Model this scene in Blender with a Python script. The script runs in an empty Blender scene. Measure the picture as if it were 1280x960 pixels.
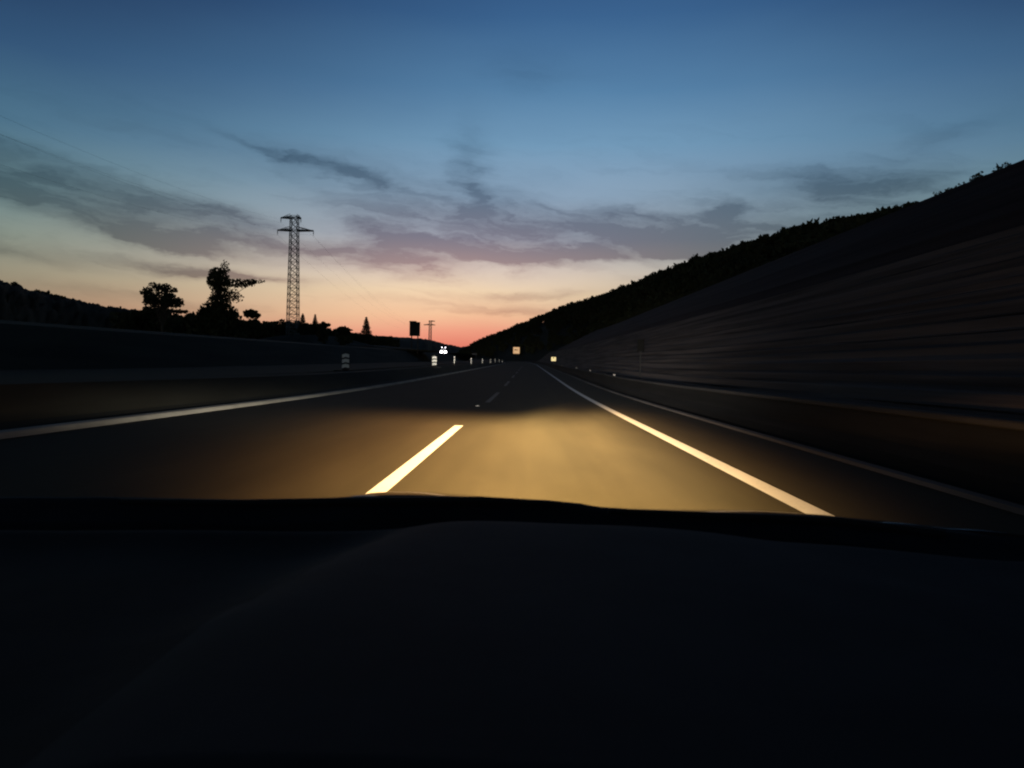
import bpy, math, random
import numpy as np
from mathutils import Vector, Matrix
R = math.radians
scene = bpy.context.scene
col = scene.collection

# ------------------------------------------------------------------ camera
EYE = 1.14
FPX = 960.0
cam_rot = (Matrix.Rotation(R(1.19), 3, 'Z') @ Matrix.Rotation(R(90 - 1.13), 3, 'X') @ Matrix.Rotation(R(1.2), 3, 'Z'))
cam_data = bpy.data.cameras.new('camera')
cam_data.sensor_width = 36.0
cam_data.lens = 27.0
cam_data.clip_start = 0.02
cam_data.clip_end = 9000.0
cam_data.dof.use_dof = True
cam_data.dof.focus_distance = 22.0
cam_data.dof.aperture_fstop = 12.0
cam = bpy.data.objects.new('camera', cam_data)
cam.matrix_world = Matrix.Translation((0, 0, EYE)) @ cam_rot.to_4x4()
col.objects.link(cam)
scene.camera = cam

scene.view_settings.view_transform = 'Standard'
scene.view_settings.look = 'None'
scene.view_settings.exposure = 0.0
scene.view_settings.gamma = 1.0
scene.view_settings.use_curve_mapping = False
scene.cycles.use_denoising = True
scene.cycles.denoiser = 'OPENIMAGEDENOISE'
scene.cycles.max_bounces = 4
scene.cycles.filter_width = 2.1
scene.cycles.sample_clamp_indirect = 0.5
scene.cycles.sample_clamp_direct = 8.0


def at(px, py, Y):
    """world point at depth Y along the view through photo position px, py (a measuring aid)"""
    d = cam_rot @ Vector(((px - 640) / FPX, -(py - 480) / FPX, -1.0))
    k = Y / d.y
    return Vector((d.x * k, Y, EYE + d.z * k))


def lin(r, g, b):
    f = lambda c: ((c / 255 + 0.055) / 1.055) ** 2.4 if c > 10.3 else c / 255 / 12.92
    return (f(r), f(g), f(b), 1.0)


# ------------------------------------------------------------------ node helper
class E:
    """a node socket or number that can be written as arithmetic"""
    def __init__(s, t, v):
        s.t, s.v = t, v

    def _m(s, op, *a):
        n = s.t.nodes.new('ShaderNodeMath'); n.operation = op
        for i, x in enumerate((s,) + a):
            x = x.v if isinstance(x, E) else x
            if isinstance(x, (int, float)):
                n.inputs[i].default_value = x
            else:
                s.t.links.new(x, n.inputs[i])
        return E(s.t, n.outputs[0])

    def __add__(s, o): return s._m('ADD', o)
    __radd__ = __add__
    def __sub__(s, o): return s._m('SUBTRACT', o)
    def __rsub__(s, o): return E(s.t, float(o))._m('SUBTRACT', s)
    def __mul__(s, o): return s._m('MULTIPLY', o)
    __rmul__ = __mul__
    def __truediv__(s, o): return s._m('DIVIDE', o)
    def __pow__(s, o): return s._m('POWER', o)
    def exp(s): return s._m('EXPONENT')
    def abs(s): return s._m('ABSOLUTE')
    def max(s, o): return s._m('MAXIMUM', o)
    def min(s, o): return s._m('MINIMUM', o)

    def step(s, a, b):
        n = s.t.nodes.new('ShaderNodeMapRange'); n.interpolation_type = 'SMOOTHSTEP'
        s.t.links.new(s.v, n.inputs[0])
        n.inputs[1].default_value = a; n.inputs[2].default_value = b
        return E(s.t, n.outputs[0])


def ramp(t, fac, stops):
    n = t.nodes.new('ShaderNodeValToRGB')
    el = n.color_ramp.elements
    el[0].position, el[0].color = stops[0]
    el[1].position, el[1].color = stops[-1]
    for p, c in stops[1:-1]:
        e = el.new(p); e.color = c
    t.links.new(fac.v, n.inputs[0])
    return n.outputs[0]


def mixc(t, fac, a, b, mode='MIX'):
    n = t.nodes.new('ShaderNodeMix'); n.data_type = 'RGBA'; n.blend_type = mode
    for i, x in ((0, fac), (6, a), (7, b)):
        x = x.v if isinstance(x, E) else x
        if isinstance(x, (int, float, tuple)):
            n.inputs[i].default_value = x
        else:
            t.links.new(x, n.inputs[i])
    return n.outputs[2]


def noise(t, vec, scale, detail=4, rough=0.55):
    n = t.nodes.new('ShaderNodeTexNoise')
    n.inputs['Scale'].default_value = scale
    n.inputs['Detail'].default_value = detail
    n.inputs['Roughness'].default_value = rough
    t.links.new(vec, n.inputs['Vector'])
    return E(t, n.outputs['Fac'])


def xyz(t, x, y, z):
    n = t.nodes.new('ShaderNodeCombineXYZ')
    for i, v in enumerate((x, y, z)):
        if isinstance(v, E):
            t.links.new(v.v, n.inputs[i])
        else:
            n.inputs[i].default_value = v
    return n.outputs[0]


# ------------------------------------------------------------------ world: dusk sky
SUN_AZ = -6.5     # degrees from +Y towards +X
world = bpy.data.worlds.new('World')
scene.world = world
world.use_nodes = True
wt = world.node_tree
wt.nodes.clear()
tc = wt.nodes.new('ShaderNodeTexCoord')
sp = wt.nodes.new('ShaderNodeSeparateXYZ')
wt.links.new(tc.outputs['Generated'], sp.inputs[0])
dx, dy, dz = (E(wt, sp.outputs[i]) for i in range(3))
az = dx._m('ARCTAN2', dy)                 # azimuth, 0 along the road
el = dz._m('ARCSINE')                     # elevation
# slow drift of the colours so that the bands are not ruled lines
drift = noise(wt, xyz(wt, az * 1.2, el * 4.0, 0.0), 2.0, 3) - 0.5
e2 = el + drift * 0.035
mid = ramp(wt, (e2 * 1.5).max(0.0), [
    (0.00, lin(214, 98, 92)), (0.035, lin(232, 122, 104)), (0.066, lin(245, 162, 134)), (0.100, lin(251, 200, 160)),
    (0.145, lin(248, 218, 182)), (0.19, lin(232, 214, 200)), (0.25, lin(182, 186, 198)),
    (0.33, lin(148, 172, 196)), (0.42, lin(118, 158, 190)), (0.52, lin(88, 132, 171)),
    (0.64, lin(60, 101, 146)), (0.74, lin(46, 80, 126)), (0.82, lin(30, 48, 80)), (1.0, lin(12, 14, 20))])
side = ramp(wt, (e2 * 1.5).max(0.0), [
    (0.00, lin(134, 92, 80)), (0.06, lin(146, 112, 92)), (0.13, lin(136, 130, 110)), (0.20, lin(118, 136, 124)),
    (0.28, lin(100, 134, 138)), (0.38, lin(68, 108, 132)), (0.50, lin(44, 77, 113)),
    (0.62, lin(27, 48, 84)), (0.74, lin(20, 36, 68)), (0.82, lin(20, 30, 50)), (1.0, lin(9, 10, 14))])
daz = az - R(SUN_AZ)
glow = (daz * daz * (-1.0 / (2 * 0.25 ** 2))).exp()
low = 1.0 - el.step(0.05, 0.34)                        # the side colours belong to the low sky
off = (az - 0.08)
fall = (off * off * (-1.0 / (2 * 0.33 ** 2))).exp()
w_mid = glow * low + fall * (1.0 - low)
base = mixc(wt, w_mid.min(1.0), side, mid)

# clouds: warped ellipses torn by stretched noise (azimuth, elevation, half sizes, tilt, strength)
wx = (noise(wt, xyz(wt, az * 5.0, el * 14.0, 3.1), 1.6, 5, 0.6) - 0.5)
wy = (noise(wt, xyz(wt, az * 5.0, el * 14.0, 7.7), 1.6, 5, 0.6) - 0.5)
streak = noise(wt, xyz(wt, az * 7.0 + wx * 1.5, el * 46.0 + az * 5.0 + wy * 3.0, 1.3), 1.0, 4, 0.55)
fine = noise(wt, xyz(wt, az * 20.0, el * 60.0, 9.3), 1.4, 6, 0.65)
azw = az + wx * 0.13
elw = el + wy * 0.045


def ell(px, py, hx, hy, tilt, k):
    global azw, elw
    d = (at(px, py, 1.0) - Vector((0, 0, EYE))).normalized()
    a0, e0 = math.atan2(d.x, d.y), math.asin(d.z)
    c, s = math.cos(R(-tilt)), math.sin(R(-tilt))
    u = ((azw - a0) * c + (elw - e0) * s) * (FPX / hx)
    v = ((elw - e0) * c - (azw - a0) * s) * (FPX / hy)
    return (((u * u + v * v) * -0.5).exp()) * k


clouds = [(50, 246, 120, 12, 6, 1.4), (170, 262, 90, 17, 8, 1.1), (250, 272, 50, 7, 0, 1.0), (190, 297, 70, 7, 6, .8), (110, 222, 110, 8, 10, .6), (395, 206, 70, 4, 12, .95), (450, 222, 120, 16, 8, .4),
          (650, 312, 120, 14, -3, 1.2), (545, 318, 60, 11, -8, 1.0), (810, 299, 110, 10, -4, 1.1), (482, 290, 38, 8, 16, 1.0), (592, 225, 16, 40, 0, .55), (600, 285, 120, 18, 2, .65), (620, 250, 70, 22, 0, .3),
          (720, 322, 120, 4, -2, .5), (1060, 236, 80, 14, 4, .9), (915, 266, 14, 9, 10, .8), (775, 268, 45, 5, 4, .7), (950, 290, 90, 7, -6, .6), (880, 275, 120, 20, -3, .4),
          (215, 331, 50, 5, 4, .8), (300, 345, 60, 4, 4, .6), (330, 300, 120, 5, 3, .55), (20, 312, 60, 6, 8, .7), (420, 330, 60, 6, 6, .35),
          (655, 368, 50, 4, 0, .5), (570, 381, 60, 3, 2, .4), (640, 392, 60, 3, 0, .35), (1170, 172, 40, 9, -14, .35), (660, 90, 40, 14, 0, .25), (150, 370, 90, 5, 5, .35)]
cm = None
for c in clouds:
    m = ell(*c)
    cm = m if cm is None else cm + m
cm = cm.min(1.15) * (0.50 + 0.85 * streak.step(0.26, 0.76)) * (0.8 + 0.4 * fine)
thin = streak.step(0.48, 0.76) * el.step(0.04, 0.10) * (1.0 - el.step(0.18, 0.36)) * 0.26
cm = (cm + thin).min(1.0)
tint = mixc(wt, (glow * (1.0 - el.step(0.10, 0.26))).min(1.0), (0.33, 0.37, 0.41, 1), (0.45, 0.33, 0.40, 1))
clouded = mixc(wt, cm * 0.88, base, mixc(wt, 1.0, base, tint, 'MULTIPLY'))
dark = el.step(-0.06, 0.0)
clouded = mixc(wt, dark, (0.006, 0.006, 0.008, 1), clouded)
sky = wt.nodes.new('ShaderNodeTexSky')
sky.sky_type = 'NISHITA'
sky.sun_disc = False
sky.sun_elevation = R(-1.5)
sky.sun_rotation = R(SUN_AZ)
bg1 = wt.nodes.new('ShaderNodeBackground'); bg1.inputs['Strength'].default_value = 0.95
bg2 = wt.nodes.new('ShaderNodeBackground'); bg2.inputs['Strength'].default_value = 0.004
ad = wt.nodes.new('ShaderNodeAddShader'); wo = wt.nodes.new('ShaderNodeOutputWorld')
wt.links.new(clouded, bg1.inputs['Color']); wt.links.new(sky.outputs[0], bg2.inputs['Color'])
wt.links.new(bg1.outputs[0], ad.inputs[0]); wt.links.new(bg2.outputs[0], ad.inputs[1])
wt.links.new(ad.outputs[0], wo.inputs[0])

sun = bpy.data.lights.new('sun', 'SUN')
sun.energy = 0.02; sun.angle = R(12); sun.color = (1.0, 0.5, 0.32)
so = bpy.data.objects.new('sun', sun); col.objects.link(so)
sdir = Vector((math.sin(R(SUN_AZ)), math.cos(R(SUN_AZ)), math.tan(R(1.5))))
so.rotation_euler = sdir.to_track_quat('Z', 'Y').to_euler()


# ------------------------------------------------------------------ materials
def mat(name, color, rough=0.8, spec=0.3, var=0.3, scale=3.0, stretch=(1, 1, 1), bump=0.0, bscale=40.0, coat=0.0, metal=0.0):
    m = bpy.data.materials.new(name); m.use_nodes = True
    t = m.node_tree; b = t.nodes['Principled BSDF']
    tcn = t.nodes.new('ShaderNodeTexCoord'); mp = t.nodes.new('ShaderNodeMapping')
    t.links.new(tcn.outputs['Object'], mp.inputs[0]); mp.inputs['Scale'].default_value = stretch
    n = noise(t, mp.outputs[0], scale, 5, 0.6)
    lo = tuple(c * (1 - var) for c in color) + (1,)
    hi = tuple(min(1, c * (1 + var)) for c in color) + (1,)
    t.links.new(mixc(t, n.step(0.28, 0.72), lo, hi), b.inputs['Base Color'])
    b.inputs['Roughness'].default_value = rough
    b.inputs['Specular IOR Level'].default_value = spec
    b.inputs['Metallic'].default_value = metal
    b.inputs['Coat Weight'].default_value = coat
    if bump:
        nb = noise(t, mp.outputs[0], bscale, 3, 0.6)
        bn = t.nodes.new('ShaderNodeBump'); bn.inputs['Strength'].default_value = bump
        bn.inputs['Distance'].default_value = 0.02
        t.links.new(nb.v, bn.inputs['Height']); t.links.new(bn.outputs[0], b.inputs['Normal'])
    return m


def emit(name, color, strength):
    m = bpy.data.materials.new(name); m.use_nodes = True
    b = m.node_tree.nodes['Principled BSDF']
    b.inputs['Base Color'].default_value = (0.6, 0.6, 0.6, 1)
    b.inputs['Emission Color'].default_value = color + (1,)
    b.inputs['Emission Strength'].default_value = strength
    m.cycles.emission_sampling = 'NONE'
    return m


M = {}
M['grass'] = mat('grass', (0.036, 0.035, 0.026), 0.95, 0.1, 0.3, 0.7, (1, 0.12, 1), 0.15, 6)
M['bank'] = mat('bank_grass', (0.027, 0.019, 0.020), 0.95, 0.1, 0.5, 1.1, (1.2, 0.03, 2.4), 0.7, 5)
M['rock'] = mat('bedded_stone', (0.078, 0.063, 0.062), 0.93, 0.12, 0.55, 1.4, (1.0, 0.035, 2.6), 0.7, 9)
M['hill'] = mat('hill', (0.030, 0.028, 0.022), 0.95, 0.1, 0.3, 0.02)
M['leaf'] = mat('leaf', (0.050, 0.052, 0.024), 0.9, 0.15, 0.4, 0.6)
M['needle'] = mat('needle', (0.035, 0.042, 0.026), 0.9, 0.15, 0.3, 0.8)
M['bark'] = mat('bark', (0.09, 0.07, 0.05), 0.95, 0.1, 0.3, 5)
M['steel'] = mat('galvanised_steel', (0.08, 0.08, 0.085), 0.8, 0.2, 0.3, 3)
M['pylon'] = mat('weathered_steel', (0.16, 0.17, 0.17), 0.7, 0.3, 0.2, 1)
M['kerb'] = mat('concrete_gutter', (0.11, 0.095, 0.09), 0.9, 0.2, 0.3, 1.0, (1, .2, 1))
M['barrier'] = mat('darkened_concrete', (0.016, 0.015, 0.015), 0.95, 0.1, 0.35, 1.5, (1, .08, 2))  # barrier colour lowered to offset warm light bounced off the lit road
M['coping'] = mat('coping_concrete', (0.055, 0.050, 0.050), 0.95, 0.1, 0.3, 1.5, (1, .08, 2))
M['pale_kerb'] = mat('pale_painted_kerb', (0.40, 0.385, 0.33), 0.85, 0.15, 0.22, 1.6, (1, .3, 1))
M['dim_paint'] = mat('dimmed_far_paint', (0.20, 0.19, 0.18), 0.85, 0.1, 0.35, 2.0)  # road paint darkened to dim the far dashes; also grey of the reflectors
M['white'] = mat('white_sheeting', (0.80, 0.78, 0.72), 0.6, 0.3, 0.05, 4)
M['black'] = mat('black_plastic', (0.012, 0.012, 0.013), 0.75, 0.2, 0.2, 8)
M['signback'] = mat('dark_sign_back', (0.03, 0.027, 0.026), 0.8, 0.2, 0.2, 4)
M['dark_board'] = mat('dark_board', (0.004, 0.004, 0.004), 0.9, 0.05, 0.2, 8)
M['rubber'] = mat('rubber', (0.015, 0.015, 0.015), 0.85, 0.2, 0.2, 8)
M['paint'] = mat('dark_car_paint', (0.012, 0.012, 0.016), 0.42, 0.35, 0.2, 3)
M['gloss'] = mat('glossy_bonnet_paint', (0.012, 0.012, 0.014), 0.05, 1.0, 0.2, 3)
M['dash'] = mat('dashboard_vinyl', (0.040, 0.038, 0.042), 0.85, 0.12, 0.18, 7, bump=0.15, bscale=500)
M['dash_dark'] = mat('dashboard_dark_vinyl', (0.029, 0.028, 0.031), 0.88, 0.1, 0.2, 9, bump=0.15, bscale=500)
M['dash_black'] = mat('black_vinyl', (0.008, 0.008, 0.009), 0.9, 0.1, 0.2, 9, bump=0.15, bscale=500)
M['lamp'] = emit('headlight_lens', (1.0, 0.97, 0.97), 60)
M['upper_glow'] = emit('added_upper_light_face', (0.95, 0.90, 1.0), 22)
M['glass'] = mat('lamp_glass', (0.25, 0.25, 0.25), 0.1, 0.5, 0.02, 3)
M['van'] = mat('vehicle_paint', (0.10, 0.10, 0.11), 0.5, 0.4, 0.1, 3)

# asphalt: aggregate, wheel tracks, patches
m = bpy.data.materials.new('asphalt'); m.use_nodes = True; t = m.node_tree; b = t.nodes['Principled BSDF']
tcn = t.nodes.new('ShaderNodeTexCoord'); spn = t.nodes.new('ShaderNodeSeparateXYZ')
t.links.new(tcn.outputs['Object'], spn.inputs[0])
X, Y, Z = (E(t, spn.outputs[i]) for i in range(3))
ag = noise(t, tcn.outputs['Object'], 55, 3, 0.7)
bl = noise(t, xyz(t, X * 1.0, Y * 0.25, Z), 1.1, 4)
tr = ((X - 0.35).abs() - 0.78).abs()
track = 1.0 - tr.step(0.0, 0.38)
sk = noise(t, xyz(t, X * 3.0, Y * 0.10, Z), 1.6, 4)
v = (0.62 + 0.36 * bl + 0.24 * sk) * (0.66 + 0.66 * ag) * (1.0 + track * 0.07)
t.links.new(mixc(t, 1.0, (0.047, 0.040, 0.026, 1), xyz(t, v, v, v), 'MULTIPLY'), b.inputs['Base Color'])
b.inputs['Roughness'].default_value = 0.88; b.inputs['Specular IOR Level'].default_value = 0.06
bn = t.nodes.new('ShaderNodeBump'); bn.inputs['Strength'].default_value = 0.35; bn.inputs['Distance'].default_value = 0.006
t.links.new(ag.v, bn.inputs['Height']); t.links.new(bn.outputs[0], b.inputs['Normal'])
M['asphalt'] = m
# road paint: worn
m = bpy.data.materials.new('road_paint'); m.use_nodes = True; t = m.node_tree; b = t.nodes['Principled BSDF']
tcn = t.nodes.new('ShaderNodeTexCoord')
ag = noise(t, tcn.outputs['Object'], 30, 4, 0.7); bl = noise(t, tcn.outputs['Object'], 1.5, 4)
f = (ag * 0.6 + bl * 0.4).step(0.30, 0.50)
t.links.new(mixc(t, f, (0.45, 0.43, 0.40, 1), (0.66, 0.65, 0.66, 1)), b.inputs['Base Color'])
b.inputs['Roughness'].default_value = 0.7
M['roadpaint'] = m


# ------------------------------------------------------------------ object helpers
def tag(o, label=None, cat=None, group=None, kind=None):
    for k, v in (('label', label), ('category', cat), ('group', group), ('kind', kind)):
        if v: o[k] = v
    return o


def empty(name, loc, label, cat, group=None, rz=0):
    o = bpy.data.objects.new(name, None); col.objects.link(o)
    o.location = loc; o.rotation_euler = (0, 0, rz); o.empty_display_size = 0.3
    return tag(o, label, cat, group)


class MB:
    """collects boxes, bars, tubes and sheets; build() links them as one mesh object"""
    def __init__(s): s.v, s.f = [], []

    def add(s, vs, fs):
        n = len(s.v); s.v += [tuple(v) for v in vs]; s.f += [tuple(i + n for i in f) for f in fs]

    def box(s, a, b, bev=0.0):
        (x0, y0, z0), (x1, y1, z1) = a, b
        if not bev:
            s.add([(x0, y0, z0), (x1, y0, z0), (x1, y1, z0), (x0, y1, z0), (x0, y0, z1), (x1, y0, z1), (x1, y1, z1), (x0, y1, z1)],
                  [(0, 3, 2, 1), (4, 5, 6, 7), (0, 1, 5, 4), (1, 2, 6, 5), (2, 3, 7, 6), (3, 0, 4, 7)])
            return
        ring = lambda z, i: [(x0 + i + bev, y0 + i, z), (x1 - i - bev, y0 + i, z), (x1 - i, y0 + i + bev, z), (x1 - i, y1 - i - bev, z),
                             (x1 - i - bev, y1 - i, z), (x0 + i + bev, y1 - i, z), (x0 + i, y1 - i - bev, z), (x0 + i, y0 + i + bev, z)]
        rs = [ring(z0, bev), ring(z0 + bev, 0), ring(z1 - bev, 0), ring(z1, bev)]
        s.loft(rs, True)

    def loft(s, rings, caps=False, closed=True):
        n = len(rings[0]); base = len(s.v)
        for r in rings: s.v += [tuple(p) for p in r]
        for i in range(len(rings) - 1):
            for j in range(n if closed else n - 1):
                a = base + i * n + j; b2 = base + i * n + (j + 1) % n
                s.f.append((a, b2, b2 + n, a + n))
        if caps:
            s.f.append(tuple(base + j for j in reversed(range(n))))
            s.f.append(tuple(base + (len(rings) - 1) * n + j for j in range(n)))

    def tube(s, pts, rad, n=6):
        pts = [Vector(p) for p in pts]
        rad = rad if isinstance(rad, (list, tuple)) else [rad] * len(pts)
        rings = []
        for i, p in enumerate(pts):
            d = (pts[min(i + 1, len(pts) - 1)] - pts[max(i - 1, 0)]).normalized()
            u = d.cross(Vector((0, 0, 1)) if abs(d.z) < .9 else Vector((1, 0, 0))).normalized(); w = d.cross(u)
            rings.append([p + (u * math.cos(2 * math.pi * k / n) + w * math.sin(2 * math.pi * k / n)) * rad[i] for k in range(n)])
        s.loft(rings, True)

    def disc(s, c, r, axis, depth, n=20):
        c = Vector(c); a = Vector(axis).normalized() * depth
        s.tube([c, c + a], r, n)

    def build(s, name, m, parent=None, smooth=False):
        me = bpy.data.meshes.new(name); me.from_pydata(s.v, [], s.f)
        me.materials.append(m)
        if smooth: me.polygons.foreach_set('use_smooth', [True] * len(me.polygons))
        o = bpy.data.objects.new(name, me); col.objects.link(o); o.parent = parent
        return o


def c_of(y):                      # sideways course of the road: straight, then a bend to the left
    k = 1.66e-4
    if y < 200: return 0.0
    if y < 620: return -k * (y - 200) ** 2
    return -k * 420 ** 2 - 2 * k * 420 * (y - 620)


def r_of(y):                      # the road climbs gently ahead
    y = min(y, 1000)
    if y < 20: return 0.0
    if y < 50: return 0.013 * (y - 20) ** 2 / 60
    return 0.013 * 15 + 0.013 * (y - 50)


def stations(y0, y1, near=2.0):
    ys, y = [], y0
    while y < y1:
        ys.append(y); y += near if y < 80 else (4 if y < 250 else (10 if y < 700 else 40))
    return ys + [y1]


def sweep(name, prof, y0, y1, m, parent=None, near=2.0, caps=False, closed=False, smooth=False):
    mb = MB(); rings = []
    for y in stations(y0, y1, near):
        p = prof(y) if callable(prof) else prof
        rings.append([(c_of(y) + a, y, r_of(y) + b_) for a, b_ in p])
    mb.loft(rings, caps, closed)
    return mb.build(name, m, parent, smooth)


# ------------------------------------------------------------------ ground, road
def cut(y):                       # the cutting on the right dies away beyond the wall
    if y < 300: return 1.0
    return max(0.12, 1 - (y - 300) / 150.0)


rg = random.Random(5)
bank_pts = []
for i in range(23):               # terraced grass bank above the stone facing
    f = i / 22
    x = 12.3 + 15.5 * f
    z = 5.0 + 8.4 * f ** 0.93
    bank_pts.append((x, z + (0.16 if i % 2 else -0.10) + rg.uniform(-.08, .08)))


def ground_prof(y):
    k = cut(y)
    L = [(-2600, 14), (-700, 7), (-200, 4.5), (-60, 3.3), (-30, 3.2), (-26, 2.8), (-22.2, 0.62), (-21.4, 0.52), (-11.6, 0.50), (-10.9, 0.60), (-10.0, 0.72), (-9.2, 0.68), (-8.5, 0.10), (-8.1, -0.03), (-7.9, -0.16)]
    Rr = [(4.3, -0.16), (4.32, -0.06), (5.2, -0.12), (5.9, -0.02), (6.1, 0.08), (6.6, 0.0), (12.3, 4.6 * k)] + [(a, b_ * k) for a, b_ in bank_pts[1:]]
    Rr += [(29.2, 13.5 * k), (33, 13.3 * k), (60, 16 * k), (200, 14 * k + 4), (2600, 14)]
    return L + Rr


ground = sweep('ground', ground_prof, -60, 4200, M['grass'])
ground.data.materials.append(M['bank'])
for p_ in ground.data.polygons:
    u_ = p_.center.x - c_of(p_.center.y)
    if 6.0 < u_ < 34: p_.material_index = 1
tag(ground, kind='structure')
road = sweep('road', [(-8.0, -0.15), (-8.0, 0.0), (4.3, 0.0), (4.3, -0.15)], -60, 1000, M['asphalt'])
tag(road, kind='structure')
opp = sweep('opposite_road', [(-21.3, 0.49), (-21.3, 0.64), (-11.7, 0.64), (-11.7, 0.49)], -60, 1000, M['asphalt'])
tag(opp, kind='structure')
gut = sweep('gutter', [(4.16, 0.004), (4.17, 0.05), (4.29, 0.055), (4.33, -0.03), (4.34, -0.12)], -10, 400, M['kerb'])
tag(gut, kind='structure')


def stripe(name, xc, w, y0, y1, parent=road, dz=0.004):
    return sweep(name, [(xc - w / 2, dz), (xc + w / 2, dz)], y0, y1, M['dim_paint'] if y0 > 20 else M['roadpaint'], parent, near=1.0)  # dashes beyond the headlamp pool have the dimness in their colour


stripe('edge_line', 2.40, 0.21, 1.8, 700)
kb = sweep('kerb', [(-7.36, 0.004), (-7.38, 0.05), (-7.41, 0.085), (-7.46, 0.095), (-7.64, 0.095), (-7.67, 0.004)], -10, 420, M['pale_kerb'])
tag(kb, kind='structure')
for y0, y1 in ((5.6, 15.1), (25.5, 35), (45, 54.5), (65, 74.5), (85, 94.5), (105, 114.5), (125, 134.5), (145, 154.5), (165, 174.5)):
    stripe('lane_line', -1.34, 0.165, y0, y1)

# ------------------------------------------------------------------ stone facing of the cutting
rg = random.Random(11)
facing = [(6.15, -0.3)]
x, z = 6.2, 0.05
NC = 17
for i in range(NC):
    h = 5.0 / NC * rg.uniform(0.8, 1.2); d = (12.2 - 6.2) / NC
    facing += [(x, z), (x + 0.07, z + 0.04), (x + 0.10 + rg.uniform(-.02, .02), z + h * 0.78), (x + 0.18, z + h * 0.86), (x + d - 0.02, z + h * 0.9)]
    x += d; z += h
facing += [(12.25, z + 0.05), (12.8, z + 0.06), (12.8, -0.3)]
wobble = {}


def wall_prof(y):
    out = []
    for i, (a, b_) in enumerate(facing):
        k = (i + 4) // 5
        n = math.sin(y * 0.35 + k * 2.1) * 0.03 + math.sin(y * 0.11 + k * 5.3) * 0.05 + math.sin(y * 0.9 + k * 1.3) * 0.015
        out.append((a + (n if 0 < i < len(facing) - 3 else 0), b_))
    return out


wall = sweep('retaining_wall', wall_prof, -20, 332, M['rock'], caps=True, closed=True, near=1.0)
tag(wall, 'long stepped stone retaining wall in horizontal courses along the right side of the road', 'wall')

# ------------------------------------------------------------------ low concrete barrier between shoulder and wall
gr = empty('concrete_barrier', (5.0, 30, 0), 'low dark concrete barrier running between right shoulder and stone wall', 'barrier')


def gbuild(name, prof, y0, y1, m, caps=True, parent=gr):
    mb = MB(); rings = []
    for y in stations(y0, y1, 4.0):
        rings.append([(c_of(y) + a - 5.0, y - 30, r_of(y) + b_) for a, b_ in prof])
    mb.loft(rings, caps, True)
    return mb.build(name, m, parent)


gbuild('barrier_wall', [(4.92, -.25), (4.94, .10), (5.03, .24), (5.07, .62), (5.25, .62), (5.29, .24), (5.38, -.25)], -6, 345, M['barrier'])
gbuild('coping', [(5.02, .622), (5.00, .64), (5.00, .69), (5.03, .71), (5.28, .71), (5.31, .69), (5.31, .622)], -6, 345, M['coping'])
for y in (46, 64, 82, 118, 154):
    mb = MB(); xx = c_of(y); zz = r_of(y)
    mb.box((xx + .08, y - 30, zz + .712), (xx + .22, y - 29.96, zz + .80), 0.01)
    mb.build('reflector', M['dim_paint'], gr)

# ------------------------------------------------------------------ hills
def hill(name, crest, foot_z, depth, m, kind='structure', rough=2.0, seed=1):
    """crest: list of (px, py, Y); the front slope comes forward by depth, the back falls away"""
    pts = [at(a, b_, c) for a, b_, c in crest]
    fine_pts = []
    for i in range(len(pts) - 1):
        n = 14
        for j in range(n): fine_pts.append(pts[i].lerp(pts[i + 1], j / n))
    fine_pts.append(pts[-1])
    r = random.Random(seed); mb = MB(); rings = []
    for p in fine_pts:
        ring = []
        dirv = Vector((p.x, p.y, 0)).normalized()
        for k in range(15):
            f = k / 14
            q = p - dirv * depth * (1 - f)
            hgt = foot_z + (p.z - foot_z) * math.sin(f * math.pi / 2) ** 0.9
            ring.append((q.x, q.y, hgt + (r.uniform(-1, 1) * rough if 0 < k < 14 else r.uniform(-.3, .3) * rough)))
        for f in (0.4, 1.0):
            q = p + dirv * depth * f
            ring.append((q.x, q.y, foot_z + (p.z - foot_z) * (1 - f) ** 1.0))
        rings.append(ring)
    mb.loft(rings, False, False)
    o = mb.build(name, m, None, True)
    tag(o, kind=kind)
    return fine_pts


hill_left = hill('hill', [(-420, 270, 420), (-150, 312, 470), (0, 353, 540), (60, 369, 600), (120, 382, 650), (180, 391, 700), (250, 400, 760), (330, 412, 850), (420, 421, 950)], 3, 160, M['hill'], seed=2)
hill_far = hill('hill', [(250, 408, 1600), (400, 413, 1500), (470, 421, 1500), (530, 424.5, 1500), (552, 430, 1550), (575, 434.5, 1600), (600, 433, 1700), (640, 428, 1800), (720, 420, 2000)], 8, 500, M['hill'], seed=3, rough=1.5)

# wooded ridge on the right: (crest x, Y, z) measured to the tree tops, ground lies a tree height below
ridge_px = [(578, 441, 1000), (600, 424, 900), (640, 408, 760), (700, 383, 570), (780, 357, 425), (880, 323, 305), (960, 292, 240), (1060, 266, 185), (1174, 234, 148), (1300, 208, 118), (1700, 180, 85)]
TH = 8.0
ridge = []
for a, b_, c in ridge_px:
    p = at(a, b_, c); ridge.append(Vector((p.x, p.y, p.z - TH)))


def ridge_at(s):
    s = min(max(s, 0), len(ridge) - 1.0001); i = int(s)
    return ridge[i].lerp(ridge[i + 1], s - i)


def slope_pt(s, f):
    """f 0 at the foot, 1 at the crest, >1 behind"""
    p = ridge_at(s)
    fy = p.y * 0.93 - 10
    foot = Vector((c_of(fy) + 30, fy, 12.8 * cut(fy)))
    if foot.x > p.x - 6: foot.x = p.x - 6
    if p.y > 500:
        foot = Vector((p.x - 4, p.y - 160, 7))
    if f <= 1:
        q = foot.lerp(p, f); q.z = foot.z + (p.z - foot.z) * math.sin(f * math.pi / 2)
        return q
    return p + Vector(((f - 1) * 60, (f - 1) * 30, -(f - 1) * 26))


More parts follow.
